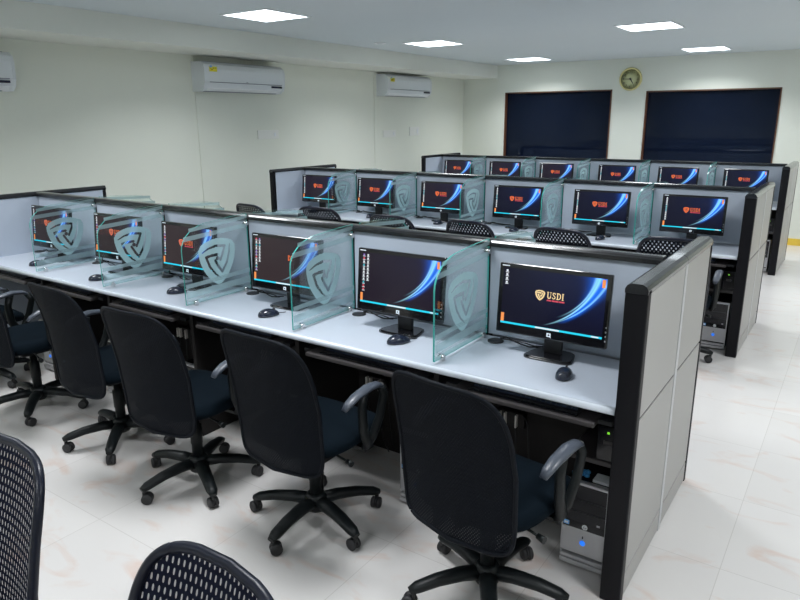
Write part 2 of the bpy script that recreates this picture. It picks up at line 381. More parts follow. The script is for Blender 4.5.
for i, (y, z, lab) in enumerate([(2.14, 2.01, 'white wall air conditioner in the middle of the left wall, above a switch plate'),
                                 (5.38, 2.04, 'white wall air conditioner nearest the room corner and the left window'),
                                 (-0.93, 1.955, 'white wall air conditioner cut by the left edge of the picture')]):
    place(pa, i == 0, (LX, y, z), lab, 'wall air conditioners')
for i, (y0, y1, z0, z1, lab) in enumerate([(3.02, 3.36, 1.50, 1.60, 'wide white switch plate below the middle air conditioner'),
                                    (5.52, 5.85, 1.46, 1.56, 'left of two white socket plates below the corner air conditioner'),
                                    (6.22, 6.50, 1.47, 1.60, 'right of two white socket plates, nearer the room corner')]):
    t = empty('switch_plate', (LX, (y0 + y1) / 2, z0), lab, 'switch plate'); h = (y1 - y0) / 2
    MB().box(0, 0.01, -h, h, 0, z1 - z0, bev=0.003).build('plate', 'switch_white', t)
    MB().box(0.01, 0.014, h - 0.08, h - 0.05, 0.03, z1 - z0 - 0.03).build('switch', 'white_plastic', t)

# ------------------------------------------------------------------ wall clock
def text_mesh(txt, size, name, m, parent, loc, rot, extrude=0.0006, align='CENTER'):
    cu = bpy.data.curves.new(name, 'FONT'); cu.body = txt; cu.size = size; cu.align_x = align; cu.align_y = 'CENTER'; cu.extrude = extrude
    ob = bpy.data.objects.new('tmp', cu); COL.objects.link(ob); dg = bpy.context.evaluated_depsgraph_get()
    me = bpy.data.meshes.new_from_object(ob.evaluated_get(dg)); bpy.data.objects.remove(ob); bpy.data.curves.remove(cu)
    me.materials.clear(); me.materials.append(M(m)); o = bpy.data.objects.new(name, me); COL.objects.link(o)
    o.parent = parent; o.location = loc; o.rotation_euler = rot; return o
ck = empty('wall_clock', (-2.515, BY, 2.275), 'round yellow wall clock between the two dark windows, reading quarter to five', 'clock')
R0 = 0.165
MB().lathe([(R0, 0), (R0, -0.03), (R0 - 0.012, -0.042), (R0 - 0.026, -0.03), (R0 - 0.026, -0.022)], axis='y', seg=48, cap=False).build('rim', 'clock_rim', ck)
MB().lathe([(R0 - 0.02, -0.02), (0.001, -0.0201)], axis='y', seg=48).build('face', 'clock_face', ck)
for k in range(1, 13):
    a = pi / 2 - k * pi / 6
    text_mesh(str(k), 0.046, 'numeral', 'clock_ink', ck, (0.108 * cos(a), -0.021, 0.108 * sin(a)), (pi / 2, 0, 0))
MB().box(-0.02, 0.02, -0.022, -0.021, 0.07, 0.076).build('maker_mark', 'clock_ink', ck)
def hand(ang, L, w, y, nm):
    d = Vector((sin(ang), 0, cos(ang))); s = Vector((cos(ang), 0, -sin(ang))); p = [d * -0.02 + s * w, d * -0.02 - s * w, d * L - s * w * .5, d * L + s * w * .5]
    MB().poly([q + Vector((0, y, 0)) for q in p], (0, -0.001, 0)).build(nm, 'clock_ink', ck)
hand(radians(148), 0.078, 0.009, -0.0235, 'hour_hand'); hand(radians(272), 0.108, 0.006, -0.0255, 'minute_hand')
MB().lathe([(0.012, -0.022), (0.012, -0.029)], axis='y', seg=16).build('hub', 'clock_ink', ck)

# ------------------------------------------------------------------ shield emblem
def shield_inside(x, y, gap=0.042, cuts=True):
    # unit shield: corners left-top, right-top, bottom; gently bulging sides
    C = [Vector((-.50, .30)), Vector((.50, .30)), Vector((0, -.62))]
    p = Vector((x, y))
    for k in range(3):
        a, b = C[k], C[(k + 1) % 3]; m_ = (a + b) / 2; d = (b - a); nrm = Vector((-d.y, d.x)).normalized()
        if nrm.dot(m_ - Vector((0, 0))) < 0: nrm = -nrm
        bul = 0.15; L = d.length / 2; R = (L * L + bul * bul) / (2 * bul); cc = m_ + nrm * (bul - R)
        if (p - cc).length > R: return False
    for c in C:                                    # rounded corners
        ctr = Vector((0, 0)); u = (c - ctr).normalized()
        if (p - ctr).dot(u) > (c - ctr).length - 0.035: return False
    if not cuts: return True
    base = [(-.40, .17), (-.24, .235), (-.02, .27), (.21, .235), (.155, .11), (.07, -.04)]
    for k in range(3):
        ca, sa = cos(-2 * pi * k / 3), sin(-2 * pi * k / 3)
        P = []
        for (bx, by) in base:
            X, Y = bx * ca - by * sa, bx * sa + by * ca
            P.append(Vector((X, Y * 1.07)))
        for i, (a, b) in enumerate(zip(P, P[1:])):
            d = b - a; t_ = max(0, min(1, (p - a).dot(d) / d.dot(d)))
            w_ = gap * (0.35 + 0.65 * min(1, (i + t_) / 2.0)) * 0.72
            if (p - a - d * t_).length < w_: return False
    if p.length < 0.050: return False
    return True
def shield_cells(N, **kw):
    """merged run-length quads of the emblem (x0,x1,y0,y1)"""
    out = []; h = 1.3 / N
    for j in range(N):
        y = -0.65 + (j + .5) * h; i = 0; run = None
        for i in range(N + 1):
            ins = i < N and shield_inside(-0.65 + (i + .5) * h, y, **kw)
            if ins and run is None: run = i
            if not ins and run is not None: out.append((-0.65 + run * h, -0.65 + i * h, y - h / 2, y + h / 2)); run = None
    return out
CELLS_HI = shield_cells(120); CELLS_LO = shield_cells(44, gap=0.045)

# ------------------------------------------------------------------ glass dividers (plane x = 0, running in -y from the partition)
def glass_outline():
    pts = [(-0.032, DK + 0.012), (-0.492, DK + 0.012), (-0.492, 1.06)]
    for k in range(1, 9):
        a = pi / 2 * k / 8; pts.append((-0.492 + 0.20 * (1 - cos(a)), 1.06 + 0.13 * sin(a)))
    pts += [(-0.16, 1.200), (-0.032, 1.205)]
    return pts
def glass_divider(sgn=1, logo=True):
    t = empty('glass_divider', (0, 0, 0), '', 'glass divider')
    o = glass_outline(); th = 0.008; n = len(o); g = MB()
    a = [(-th / 2, y * sgn, z) for y, z in o]; b = [(th / 2, y * sgn, z) for y, z in o]
    g.add(a + b, [list(range(n)), list(range(n, 2 * n))], 0); g.add(a + b, [[i, (i + 1) % n, n + (i + 1) % n, n + i] for i in range(n)], 1)
    g.build('pane', ['glass', 'glass_edge'], t)
    X = th / 2 + 0.0006
    lo = MB(); w, h = 0.255, 0.245
    for x0, x1, y0, y1 in CELLS_HI:
        lo.add([(X, sgn * (-0.262 + x0 * w), 0.985 + y0 * h), (X, sgn * (-0.262 + x1 * w), 0.985 + y0 * h), (X, sgn * (-0.262 + x1 * w), 0.985 + y1 * h), (X, sgn * (-0.262 + x0 * w), 0.985 + y1 * h)], [[0, 1, 2, 3]])
    if logo: lo.build('etched_emblem', 'frost_logo', t, normals=False)
    for z0, z1, up, y_0 in ((1.106, 1.130, 0.022, -0.478), (1.152, 1.172, 0.026, -0.44), (0.855, 0.878, 0.012, -0.487), (0.800, 0.836, 0.008, -0.487), (0.768, 0.786, 0.004, -0.487)):
        q = MB(); q.add([(X, sgn * y_0, z0), (X, sgn * -0.035, z0 + up), (X, sgn * -0.035, z1 + up), (X, sgn * y_0, z1)], [[0, 1, 2, 3]])
        q.build('frosted_band', 'frost_band', t, normals=False)
    for y, z in ((-0.43, DK + 0.012), (-0.07, DK + 0.012)):
        c = MB().lathe([(0.012, -0.012), (0.012, 0.012)], c=(0, sgn * y, z + 0.004), axis='x', seg=14); c.box(-0.012, 0.012, sgn * y - 0.008, sgn * y + 0.008, DK, z + 0.002); c.build('clamp', 'chrome', t)
    MB().lathe([(0.012, -0.012), (0.012, 0.012)], c=(0, sgn * -0.038, 1.15), axis='x', seg=14).build('clamp', 'chrome', t)
    return t

# ------------------------------------------------------------------ partitions
def spine(r, x0, y0):
    t = empty('desk_partition', (x0, y0, 0), 'long grey partition with black top rail running through the ' + ROWN[r], 'partition', 'long desk partitions')
    X0 = -0.032; th = 0.022
    for k in range(6):
        a = -(k + 1) * W + off(r, k + 1) + (0.0 if k < 5 else 0.0 if r == 0 else 0.035); b = -k * W + off(r, k) if k else X0
        m = MB(); m.box(a + 0.006, b - 0.006, -th, th, DK + 0.01, H - 0.03); m.build('panel', 'laminate', t)
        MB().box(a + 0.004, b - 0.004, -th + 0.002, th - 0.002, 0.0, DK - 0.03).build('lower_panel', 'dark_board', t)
    for k in range(1, 6): MB().box(-k * W + off(r, k) - 0.006, -k * W + off(r, k) + 0.006, -th - 0.001, th + 0.001, 0, H - 0.03).build('joint_strip', 'blackpost', t)
    c = MB(); pr = [(-0.034, 0), (-0.034, 0.018), (-0.028, 0.027), (-0.015, 0.031), (0.015, 0.031), (0.028, 0.027), (0.034, 0.018), (0.034, 0)]
    c.poly([(-6 * W + 0.035, y, H - 0.03 + z) for y, z in pr], (6 * W - 0.035 + X0, 0, 0)); c.build('top_rail', 'blackcap', t)
def end_partition(r, x0, y0, left):
    side = 'left' if left else 'right'
    t = empty('end_partition', (x0, y0, 0), ('cross partition closing the %s end of the %s' % (side, ROWN[r])) + ('' if left else ', pale panels and black front post'), 'partition', 'end partitions')
    w = 0.0375 if not left else 0.026; pw = w - 0.003; J = 0.05
    for (a, b) in ((-D1 + 0.034, J - 0.028), (J + 0.028, D2 - 0.024)):
        for (z0, z1, nm) in ((0.726, H - 0.03, 'upper_panel'), (0.115, 0.714, 'lower_panel'), (0.012, 0.105, 'kick_plate')):
            MB().box(-pw, pw, a, b, z0, z1).build(nm, 'end_laminate' if not left else 'laminate', t)
    MB().box(-pw + 0.004, pw - 0.004, -D1 + 0.03, D2 - 0.02, 0, H - 0.03).build('core', 'blackpost', t)
    MB().box(-pw - 0.001, pw + 0.001, J - 0.020, J + 0.020, 0.0, H - 0.03).build('joint_strip', 'joint_metal', t)
    MB().box(-w, w, -D1 - 0.012, -D1 + 0.030, 0, H - 0.012, bev=0.006).build('front_post', 'blackpost', t)
    MB().box(-w, w, D2 - 0.02, D2 + 0.006, 0, H - 0.012, bev=0.005).build('rear_post', 'blackpost', t)
    q = w / 0.0375
    pr = [(-0.0375 * q, 0), (-0.0375 * q, 0.014), (-0.031 * q, 0.026), (-0.018 * q, 0.033), (0.018 * q, 0.033), (0.031 * q, 0.026), (0.0375 * q, 0.014), (0.0375 * q, 0)]
    for a, b in ((-D1 - 0.014, J - 0.002), (J + 0.002, D2 + 0.008)):
        MB().poly([(x, a, H - 0.03 + z) for x, z in pr], (0, b - a, 0)).build('top_rail', 'blackcap', t)
for r, (x0, y0) in enumerate(ROWS):
    spine(r, x0, y0); end_partition(r, x0 + 0.008, y0, False); end_partition(r, x0 - 6 * W + off(r, 6) * 0.3, y0, True)

# ------------------------------------------------------------------ worktops
for r, (x0, y0) in enumerate(ROWS):
    for sg, nm in ((-1, 'camera side'), (1, 'far side')):
        t = empty('worktop', (x0, y0, 0), 'long pale grey worktop on the %s of the %s partition' % (nm, ROWN[r]), 'worktop', 'worktops')
        a, b = -6 * W + 0.03, -0.033
        ys = sorted((sg * 0.024, sg * 0.512 if sg < 0 else sg * 0.53)); lo, hi = (ys[0] + 0.012, ys[1]) if sg < 0 else (ys[0], ys[1] - 0.012)
        MB().box(a, b, lo, hi, DK - 0.028, DK).build('board', 'worktop', t)
        e = MB(); f = ys[0] if sg < 0 else ys[1]; s_ = -sg
        pr = [(0.0121 * s_, 0), (0.004 * s_, -0.001), (0, -0.008), (0, -0.020), (0.004 * s_, -0.027), (0.0121 * s_, -0.028)]
        e.poly([(a, f + y, DK + z) for y, z in pr], (b - a, 0, 0), smooth=True); e.build('front_edge', 'worktop_edge', t)
        if sg > 0 and r > 0: continue
# glass dividers
pg_l = glass_divider(1); first = True
for r, (x0, y0) in enumerate(ROWS):
    for k in range(1, 6):
        lab = 'etched glass divider with shield emblem, %s, %s from the right end' % (ROWN[r], ORD[k])
        place(pg_l, first, (x0 - k * W + off(r, k), y0, 0), lab, 'glass dividers with etched shield'); first = False
pg_r = glass_divider(-1); first = True
for r, (x0, y0) in enumerate(ROWS[:2]):
    for k in range(1, 6):
        lab = 'glass divider behind the %s partition, only its curved top showing, %s from the right' % (ROWN[r], ORD[k])
        place(pg_r, first, (x0 - k * W, y0, 0), lab, 'glass dividers behind the partitions'); first = False

# desk supports under worktop
first = True
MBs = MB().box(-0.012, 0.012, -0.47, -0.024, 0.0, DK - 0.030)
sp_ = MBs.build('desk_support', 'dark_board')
tag(sp_, '', 'desk support')
for r, (x0, y0) in enumerate(ROWS):
    for k in range(1, 6):
        if r == 2 and k > 1: continue
        o = sp_ if first else copy_tree(sp_); first = False
        o.location = (x0 - k * W + off(r, k), y0, 0); o['label'] = 'dark upright board under the %s worktop, %s from the right end' % (ROWN[r], ORD[k]); o['group'] = 'desk support boards'

# ------------------------------------------------------------------ monitor
def stroke(mb, pts, w, y, mi=0):
    for (a, b) in zip(pts, pts[1:]):
        a = Vector(a); b = Vector(b); d = (b - a).normalized(); n_ = Vector((-d.y, d.x)) * w / 2; a2 = a - d * w * .3; b2 = b + d * w * .3
        mb.add([(q.x, y, q.y) for q in (a2 - n_, b2 - n_, b2 + n_, a2 + n_)], [[0, 1, 2, 3]], mi)
def usdi(mb, x, z, h, y):
    """serif capitals U S D I"""
    w = h * 0.17; s = h * 0.07
    def st(p, ww): stroke(mb, [(x + a * h, z + b * h) for a, b in p], ww, y)
    def serif(cx, cz): st([(cx - .15, cz), (cx + .15, cz)], s)
    st([(.12, 1), (.12, .3), (.18, .1), (.32, .03), (.5, .1), (.56, .3)], w); st([(.58, .3), (.58, 1)], s); serif(.12, .98); serif(.58, .98)
    st([(1.32, .78), (1.24, .93), (1.05, .96), (.92, .82), (.98, .62), (1.22, .45), (1.32, .26), (1.2, .08), (1.0, .04), (.86, .2)], w * .8)
    st([(1.68, .02), (1.68, .98)], w); serif(1.66, .98); serif(1.66, .02)
    st([(1.68, .96), (1.95, .92), (2.14, .72), (2.16, .5), (2.14, .28), (1.95, .08), (1.68, .04)], w * .85)
    st([(2.52, .02), (2.52, .98)], w); serif(2.52, .98); serif(2.52, .02)
def monitor(kind):
    """kind: 'navy','plum','brown' screen tone + icon layout"""
    tone, cols, logo, mark = kind
    t = empty('monitor', (0, 0, 0), '', 'monitor')
    w, h = 0.47, 0.295; zc = 0.235; tilt = Matrix.Translation((0, 0, zc)) @ Matrix.Rotation(radians(-5), 4, 'X')
    # base and stand
    b = MB(); pr = []
    for k in range(28):
        a = 2 * pi * k / 28; c, s = cos(a), sin(a)
        pr.append((0.105 * math.copysign(abs(c) ** .35, c), 0.035 + 0.072 * math.copysign(abs(s) ** .35, s)))
    b.poly([(x * (1.0 - 2.2 * max(0, y)), y, 0) for x, y in pr], (0, 0, 0.008), smooth=True)
    b.poly([(x * .93 * (1.0 - 2.2 * max(0, y)), .035 + (y - .035) * .9, 0.008) for x, y in pr], (0, 0, 0.005), smooth=True); b.build('base', 'gloss_black', t)
    MB().poly([(-0.036, 0.045, 0.01), (0.036, 0.045, 0.01), (0.040, 0.045, 0.16), (-0.040, 0.045, 0.16)], (0, 0.022, 0)).build('stand_neck', 'matt_black', t)
    hs = MB(); hs.box(-w / 2, w / 2, 0.0, 0.024, -h / 2, h / 2, bev=0.006, mt=tilt); hs.box(-w * .38, w * .38, 0.02, 0.05, -h * .36, h * .36, bev=0.010, mt=tilt)
    hs.build('housing', 'gloss_black', t)
    # screen
    sx, z0, z1 = 0.2155, -h / 2 + 0.040, h / 2 - 0.018
    def T(x, y, z): return tilt @ Vector((x, y, z))
    s = MB(); s.add([T(-sx, -0.0008, z0), T(sx, -0.0008, z0), T(sx, -0.0008, z1), T(-sx, -0.0008, z1)], [[0, 1, 2, 3]])
    so = s.build('screen', 'scr_' + tone, t, normals=False)
    uvl = so.data.uv_layers.new(name='UVMap')
    for i, c in enumerate([(0, 0), (1, 0), (1, 1), (0, 1)]): uvl.data[i].uv = c
    SW, SH = 2 * sx, z1 - z0
    def U(u, v): return -sx + u * SW, z0 + v * SH
    def quad(mb, u0, v0, u1, v1, mi=0, y=-0.0016):
        a = U(u0, v0); b_ = U(u1, v1)
        mb.add([T(a[0], y, a[1]), T(b_[0], y, a[1]), T(b_[0], y, b_[1]), T(a[0], y, b_[1])], [[0, 1, 2, 3]], mi)
    q = MB(); quad(q, 0, 0, 1, 0.035, 0); quad(q, 0.36, 0.004, 0.6, 0.03, 1, -0.0018); quad(q, 0.9, 0.006, .97, 0.028, 1, -0.0018); q.build('taskbar', ['px_cyan', 'px_white'], so, normals=False)
    q = MB(); quad(q, 0.002, 0.035, 0.034, 0.19); quad(q, 0.958, 0.85, 0.988, 0.985); q.build('side_gadgets', 'px_orange', so, normals=False)
    ic = MB(); rr = random.Random(sum(map(ord, tone + str(cols))))
    n0 = 4 if cols == 0 else 11
    cl = [(0.022, n0)] + ([(0.075, 8)] if cols > 1 else [])
    for u, nn in cl:
        for j in range(nn):
            v = 0.93 - j * 0.068
            c = rr.choice([0, 0, 0, 0, 0, 1, 2, 3]) if cols else 0
            quad(ic, u + .006, v, u + 0.026, v + 0.034, c); quad(ic, u, v - 0.018, u + 0.034, v - 0.006, 0)
    ic.build('desktop_icons', ['px_white', 'px_teal', 'px_red', 'px_violet'], so, normals=False)
    if logo:
        lm = 'px_cream' if logo == 1 else 'px_redorange'
        em_ = MB(); cx, cz = U(0.385, 0.60)
        for x0, x1, y0, y1 in CELLS_LO:
            a = 0.042; em_.add([T(cx + x0 * a, -0.0018, cz + y0 * a * .98), T(cx + x1 * a, -0.0018, cz + y0 * a * .98), T(cx + x1 * a, -0.0018, cz + y1 * a * .98), T(cx + x0 * a, -0.0018, cz + y1 * a * .98)], [[0, 1, 2, 3]])
        if logo != 4: em_.build('wallpaper_emblem', 'px_cream' if logo == 1 else 'px_salmon' if logo == 3 else 'px_redorange', so, normals=False)
        tx = MB(); usdi(tx, 0, 0, 0.026, -0.0018); ox, oz = U(0.455, 0.55)
        if logo == 4:
            tx.f = [f for f in tx.f if tx.v[f[0]][0] > 1.5 * 0.026]; tx.m = tx.m[:len(tx.f)]; tx.sm = tx.sm[:len(tx.f)]
        tx.v = [tuple(T(v[0] + ox, v[1], v[2] + oz)) for v in tx.v]; tx.build('wallpaper_lettering', lm, so, normals=False)
        sb = MB(); x = 0.0; r2 = random.Random(3)
        while x < 0.070:
            wd = r2.uniform(0.003, 0.006); sb.add([T(ox + x, -0.0018, oz - 0.011), T(ox + x + wd, -0.0018, oz - 0.011), T(ox + x + wd, -0.0018, oz - 0.005), T(ox + x, -0.0018, oz - 0.005)], [[0, 1, 2, 3]]); x += wd + (0.0008 if r2.random() < .8 else 0.003)
        if logo != 4: sb.build('wallpaper_small_print', 'px_red', so, normals=False)
    # bezel marks
    mk = MB(); mz = -h / 2 + 0.020
    ring = [T(0.010 * cos(a), -0.0009, mz + 0.009 * sin(a)) for a in [2 * pi * k / 20 for k in range(20)]]
    if mark == 'q':
        def sq(x, z): return T(x, -0.0009, mz + z)
        out = [(-0.009, -0.008), (0.004, -0.008), (0.010, -0.012), (0.009, -0.003), (0.009, 0.008), (-0.009, 0.008)]
        inn = [(-0.003, -0.003), (0.003, -0.003), (0.004, -0.002), (0.004, 0.0), (0.003, 0.003), (-0.003, 0.003)]
        n_ = len(out); mk.add([sq(*p) for p in out + inn], [[i, (i + 1) % n_, n_ + (i + 1) % n_, n_ + i] for i in range(n_)])
    else:
        mk.add(ring, [list(range(20))])
    mk.build('bezel_logo', 'monitor_mark', t, normals=False)
    if mark != 'q':
        hp = MB(); st = lambda p: [hp.add([T(a + dx, -0.0012, mz + b + dz) for dx, dz in ((0, 0), (.0016, 0), (.0016 + sh, L), (sh, L))], [[0, 1, 2, 3]]) for a, b, sh, L in p]
        st([(-0.006, -0.005, .003, .011), (-0.002, -0.005, .0015, .006), (0.001, -0.009, .003, .011), (0.005, -0.003, .0015, .005)]); hp.build('logo_lettering', 'gloss_black', t, normals=False)
    nm = MB(); nm.add([T(-w / 2 + .012, -0.0009, h / 2 - .012), T(-w / 2 + .045, -0.0009, h / 2 - .012), T(-w / 2 + .045, -0.0009, h / 2 - .008), T(-w / 2 + .012, -0.0009, h / 2 - .008)], [[0, 1, 2, 3]])
    nm.build('model_print', 'monitor_mark', t, normals=False)
    bt = MB()
    for k in range(4): bt.box(w / 2 - 0.009, w / 2 - 0.005, -0.0012, 0.001, -h / 2 + .03 + k * .018, -h / 2 + .036 + k * .018, mt=tilt)
    bt.build('buttons', 'silver', t)
    return t
KINDS = {(0, 1): ('navy', 0, 1, 'q'), (0, 2): ('plum', 2, 0, 'q'), (0, 3): ('brown', 2, 4, 'q'), (0, 4): ('brown', 1, 3, 'q'), (0, 5): ('brown', 1, 3, 'q'), (0, 6): ('brown', 1, 3, 'q')}
POS = {(0, 1): (-0.412, -0.175, .023), (0, 2): (-1.118, -0.235, .012), (0, 3): (-1.866, -0.195, .048), (0, 4): (-2.65, -0.195, .012), (0, 5): (-3.36, -0.188, .042), (0, 6): (-4.13, -0.20, .03)}
protos = {}
rj = random.Random(5)
mice = None; grom = None
for r, (x0, y0) in enumerate(ROWS):
    for k in range(1, 7):
        kd = KINDS.get((r, k), ('plum' if k > 3 else 'navy', 1, 2, 'hp'))
        if (r, k) in POS: mx, my, rz = POS[(r, k)]
        elif r == 1: mx = x0 - (k - 1) * W - [0.42, 0.37, 0.355, 0.37, 0.39, 0.385][k - 1]; my = y0 - 0.2; rz = rj.uniform(-.04, .03)
        else: mx = x0 - (k - 1) * W - [0.42, 0.39, 0.36, 0.40, 0.39, 0.37][k - 1]; my = y0 - 0.2; rz = rj.uniform(-.03, .03)
        fst = kd not in protos
        if fst: protos[kd] = monitor(kd)
        look = {0: 'four desktop icons', 2: 'two icon columns, no lettering' if kd[2] == 0 else 'two icon columns', 1: 'one icon column'}[kd[1]]
        place(protos[kd], fst, (mx, my, DK), 'monitor with %s, %s, %s' % (look, ROWN[r], where(k)), 'desk monitors', rz)

# ------------------------------------------------------------------ mouse, grommet, cables
def mouse():
    t = empty('mouse', (0, 0, 0), '', 'mouse'); m = MB(); vs = []; fs = []; N = 8; K = 20
    for i in range(N + 1):
        ph = pi / 2 * i / N
        for k in range(K):
            a = 2 * pi * k / K; r = cos(ph) ** .8
            x = 0.031 * r * cos(a) * (1 - 0.12 * sin(a)); y = 0.056 * r * sin(a); z = 0.036 * sin(ph) ** 0.9 * (1 - 0.25 * max(0, sin(a)) * r)
            vs.append((x, y, 0.003 + z))
    for i in range(N):
        for k in range(K): a = i * K + k; b = i * K + (k + 1) % K; fs.append([a, b, b + K, a + K])
    m.add(vs, fs, 0, True); m.add(vs[:K], [list(range(K))[::-1]]); m.build('shell', 'mouse_black', t)
    MB().lathe([(0.007, -0.003), (0.007, 0.003)], c=(0, 0.028, 0.033), axis='x', seg=12).build('scroll_wheel', 'rubber', t)
    MB().tube([(0, 0.05, 0.012), (-0.010, 0.08, 0.006), (-0.016, 0.094, 0.005)], 0.0022, 6).build('cord', 'cable', t)
    return t
def grommet():
    t = empty('cable_grommet', (0, 0, 0), '', 'cable grommet')
    MB().lathe([(0.036, 0), (0.036, 0.004), (0.030, 0.007), (0.001, 0.007)], seg=28).build('cover', 'matt_black', t)
    return t
def desk_cable():
    o = MB().tube([(0, 0, 0.010), (0.03, -0.006, 0.012), (0.06, 0.012, 0.005), (0.10, -0.012, 0.006), (0.15, -0.030, 0.006), (0.20, -0.020, 0.010)], 0.0032, 6)
    o.tube([(0, 0.004, 0.010), (0.02, 0.018, 0.014), (0.07, 0.0, 0.010), (0.12, 0.008, 0.006), (0.17, -0.01, 0.006), (0.21, 0.0, 0.010)], 0.0028, 6)
    ob = o.build('power_cable', 'cable'); return tag(ob, '', 'cable')
pm, pgm, pc = mouse(), grommet(), desk_cable(); first = True
MP = {(0, 1): (-0.285, -0.325), (0, 2): (-1.045, -0.345), (0, 3): (-1.836, -0.36), (0, 4): (-2.617, -0.32), (0, 5): (-3.30, -0.385), (0, 6): (-4.06, -0.36)}
for r, (x0, y0) in enumerate(ROWS[:2]):
    for k in range(1, 7):
        mx, my = MP.get((r, k), (x0 - (k - 1) * W - 0.32 + rj.uniform(-.02, .03), y0 - 0.36))
        place(pm, first, (mx, my, DK), 'black wired mouse on the desk, %s, %s' % (ROWN[r], where(k)), 'mice', rj.uniform(-.35, .1) if r else [.1, -.6, -.5, -.6, -.7, -.5][k - 1])
        gx = x0 - k * W + 0.075
        place(pgm, first, (gx, y0 - 0.085, DK), 'round black cable cover at desk back, %s, %s' % (ROWN[r], where(k)), 'cable covers')
        place(pc, first, (gx + 0.01, y0 - 0.06, DK), 'pair of thin black cables behind the monitor, %s, %s' % (ROWN[r], where(k)), 'desk cables'); first = False

# ------------------------------------------------------------------ keyboard trays and keyboards
def tray():
    t = empty('keyboard_tray', (0, 0, 0), '', 'keyboard tray')
    MB().box(-0.29, 0.29, -0.25, 0.0, 0.0, 0.018, bev=0.004).build('board', 'tray_board', t)
    for s in (-1, 1): MB().box(min(s * 0.29, s * 0.34), max(s * 0.29, s * 0.34), -0.2, 0.0, 0.0, 0.016).build('slide_rail', 'matt_black', t)
    return t
def keyboard():
    t = empty('keyboard', (0, 0, 0), '', 'keyboard')
    MB().poly([(-0.22, -0.15, 0), (-0.22, 0.0, 0), (-0.22, 0.0, 0.022), (-0.22, -0.15, 0.010)], (0.44, 0, 0)).build('case', 'matt_black', t)
    kk = MB()
    for j in range(6):
        for i in range(21):
            x = -0.212 + i * 0.0202; y = -0.135 + j * 0.0215
            if j == 0 and 4 <= i <= 9:
                if i == 4: kk.box(x, x + 0.118, y, y + 0.017, 0.01 + j * .0017, 0.022 + j * .0017, bev=0.002)
                continue
            kk.box(x, x + 0.0165, y, y + 0.017, 0.010 + j * .0017, 0.021 + j * .0017)
    ko = kk.build('keys', 'key_black', t)
    MB().box(-0.22, 0.22, -0.172, -0.150, 0, 0.007, bev=0.002).build('palm_edge', 'gloss_black', t)
    return t
pt, pk = tray(), keyboard(); first = True
for r, (x0, y0) in enumerate(ROWS):
    for k in range(1, 7):
        if r == 2 or (r == 1 and k > 1): continue
        cx = x0 - (k - 1) * W - 0.41
        place(pt, first, (cx + 0.02, y0 - 0.265, 0.664), 'dark keyboard tray under worktop, %s, %s' % (ROWN[r], where(k)), 'keyboard trays')
        place(pk, first, (cx + 0.02, y0 - 0.325, 0.682), 'black keyboard on a pull-out tray, %s, %s' % (ROWN[r], where(k)), 'keyboards'); first = False

# ------------------------------------------------------------------ computer tower
def tower():
    t = empty('computer_tower', (0, 0, 0), '', 'computer tower'); w = 0.0875
    MB().box(-w, w, 0.02, 0.34, 0.012, 0.365, bev=0.004).build('case', 'pc_black', t)
    MB().box(-w + 0.004, w - 0.004, 0.0, 0.02, 0.200, 0.360, bev=0.003).build('drive_bezel', 'pc_black', t)
    MB().box(-w + 0.004, w - 0.004, -0.001, 0.02, 0.06, 0.172, bev=0.004).build('lower_bezel', 'silver', t)
    f = MB(); f.box(-w, -w + 0.006, -0.002, 0.022, 0.05, 0.372); f.box(w - 0.006, w, -0.002, 0.022, 0.05, 0.372); f.box(-w, w, -0.002, 0.022, 0.360, 0.372, bev=0.003); f.build('trim_edge', 'silver', t)
    MB().box(-w + 0.004, w - 0.004, 0.0, 0.02, 0.172, 0.200).build('port_strip', 'gloss_black', t)
    g = MB(); g.box(-w, w, -0.006, 0.02, 0.034, 0.050, bev=0.004); g.box(-w, w, -0.010, 0.02, 0.012, 0.031, bev=0.004); g.build('foot_trim', 'silver', t)
    for z in (0.245, 0.295): MB().box(-w + 0.01, w - 0.01, -0.002, 0.002, z, z + 0.004).build('drive_slot', 'matt_black', t)
    MB().lathe([(0.011, 0.0), (0.011, -0.004), (0.008, -0.006)], c=(0, 0, 0.115), axis='y', seg=20).build('power_button', 'blue_led', t)
    MB().box(-0.002, 0.002, -0.003, 0, 0.135, 0.145).build('drive_light', 'pc_black', t)
    l = MB().lathe([(0.011, 0.0), (0.011, -0.002)], c=(0.005, 0, 0.186), axis='y', seg=20).build('badge', 'white_plastic', t)
    hp = MB()
    for a, b, sh, L in [(0.000, .181, .003, .012), (0.004, .181, .0015, .006), (0.007, .176, .003, .012), (0.0105, .183, .0015, .005)]:
        hp.add([(a + dx - .001, -0.0024, b + dz) for dx, dz in ((0, 0), (.0014, 0), (.0014 + sh, L), (sh, L))], [[0, 1, 2, 3]])
    hp.build('badge_lettering', 'pc_black', l, normals=False)
    s = MB().box(-w + 0.008, -w + 0.030, -0.002, 0.0, 0.178, 0.196).build('sticker', 'blue_label', t)
    MB().box(-w + 0.012, -w + 0.026, -0.0026, -0.002, 0.183, 0.191).build('sticker_print', 'white_plastic', s)
    MB().box(0.05, 0.062, -0.002, 0, 0.205, 0.212).build('jack', 'silver', t)
    MB().box(-w + 0.01, w - 0.01, 0.05, 0.3, 0.0, 0.013).build('feet', 'rubber', t)
    return t
ptw = tower(); first = True
for r, (x0, y0) in enumerate(ROWS):
    for k in range(1, 7):
        if r and k > 1: continue
        place(ptw, first, (x0 - (k - 1) * W - 0.145, y0 - 0.395, 0), 'black and silver computer tower under desk, %s, %s' % (ROWN[r], where(k)), 'computer towers'); first = False
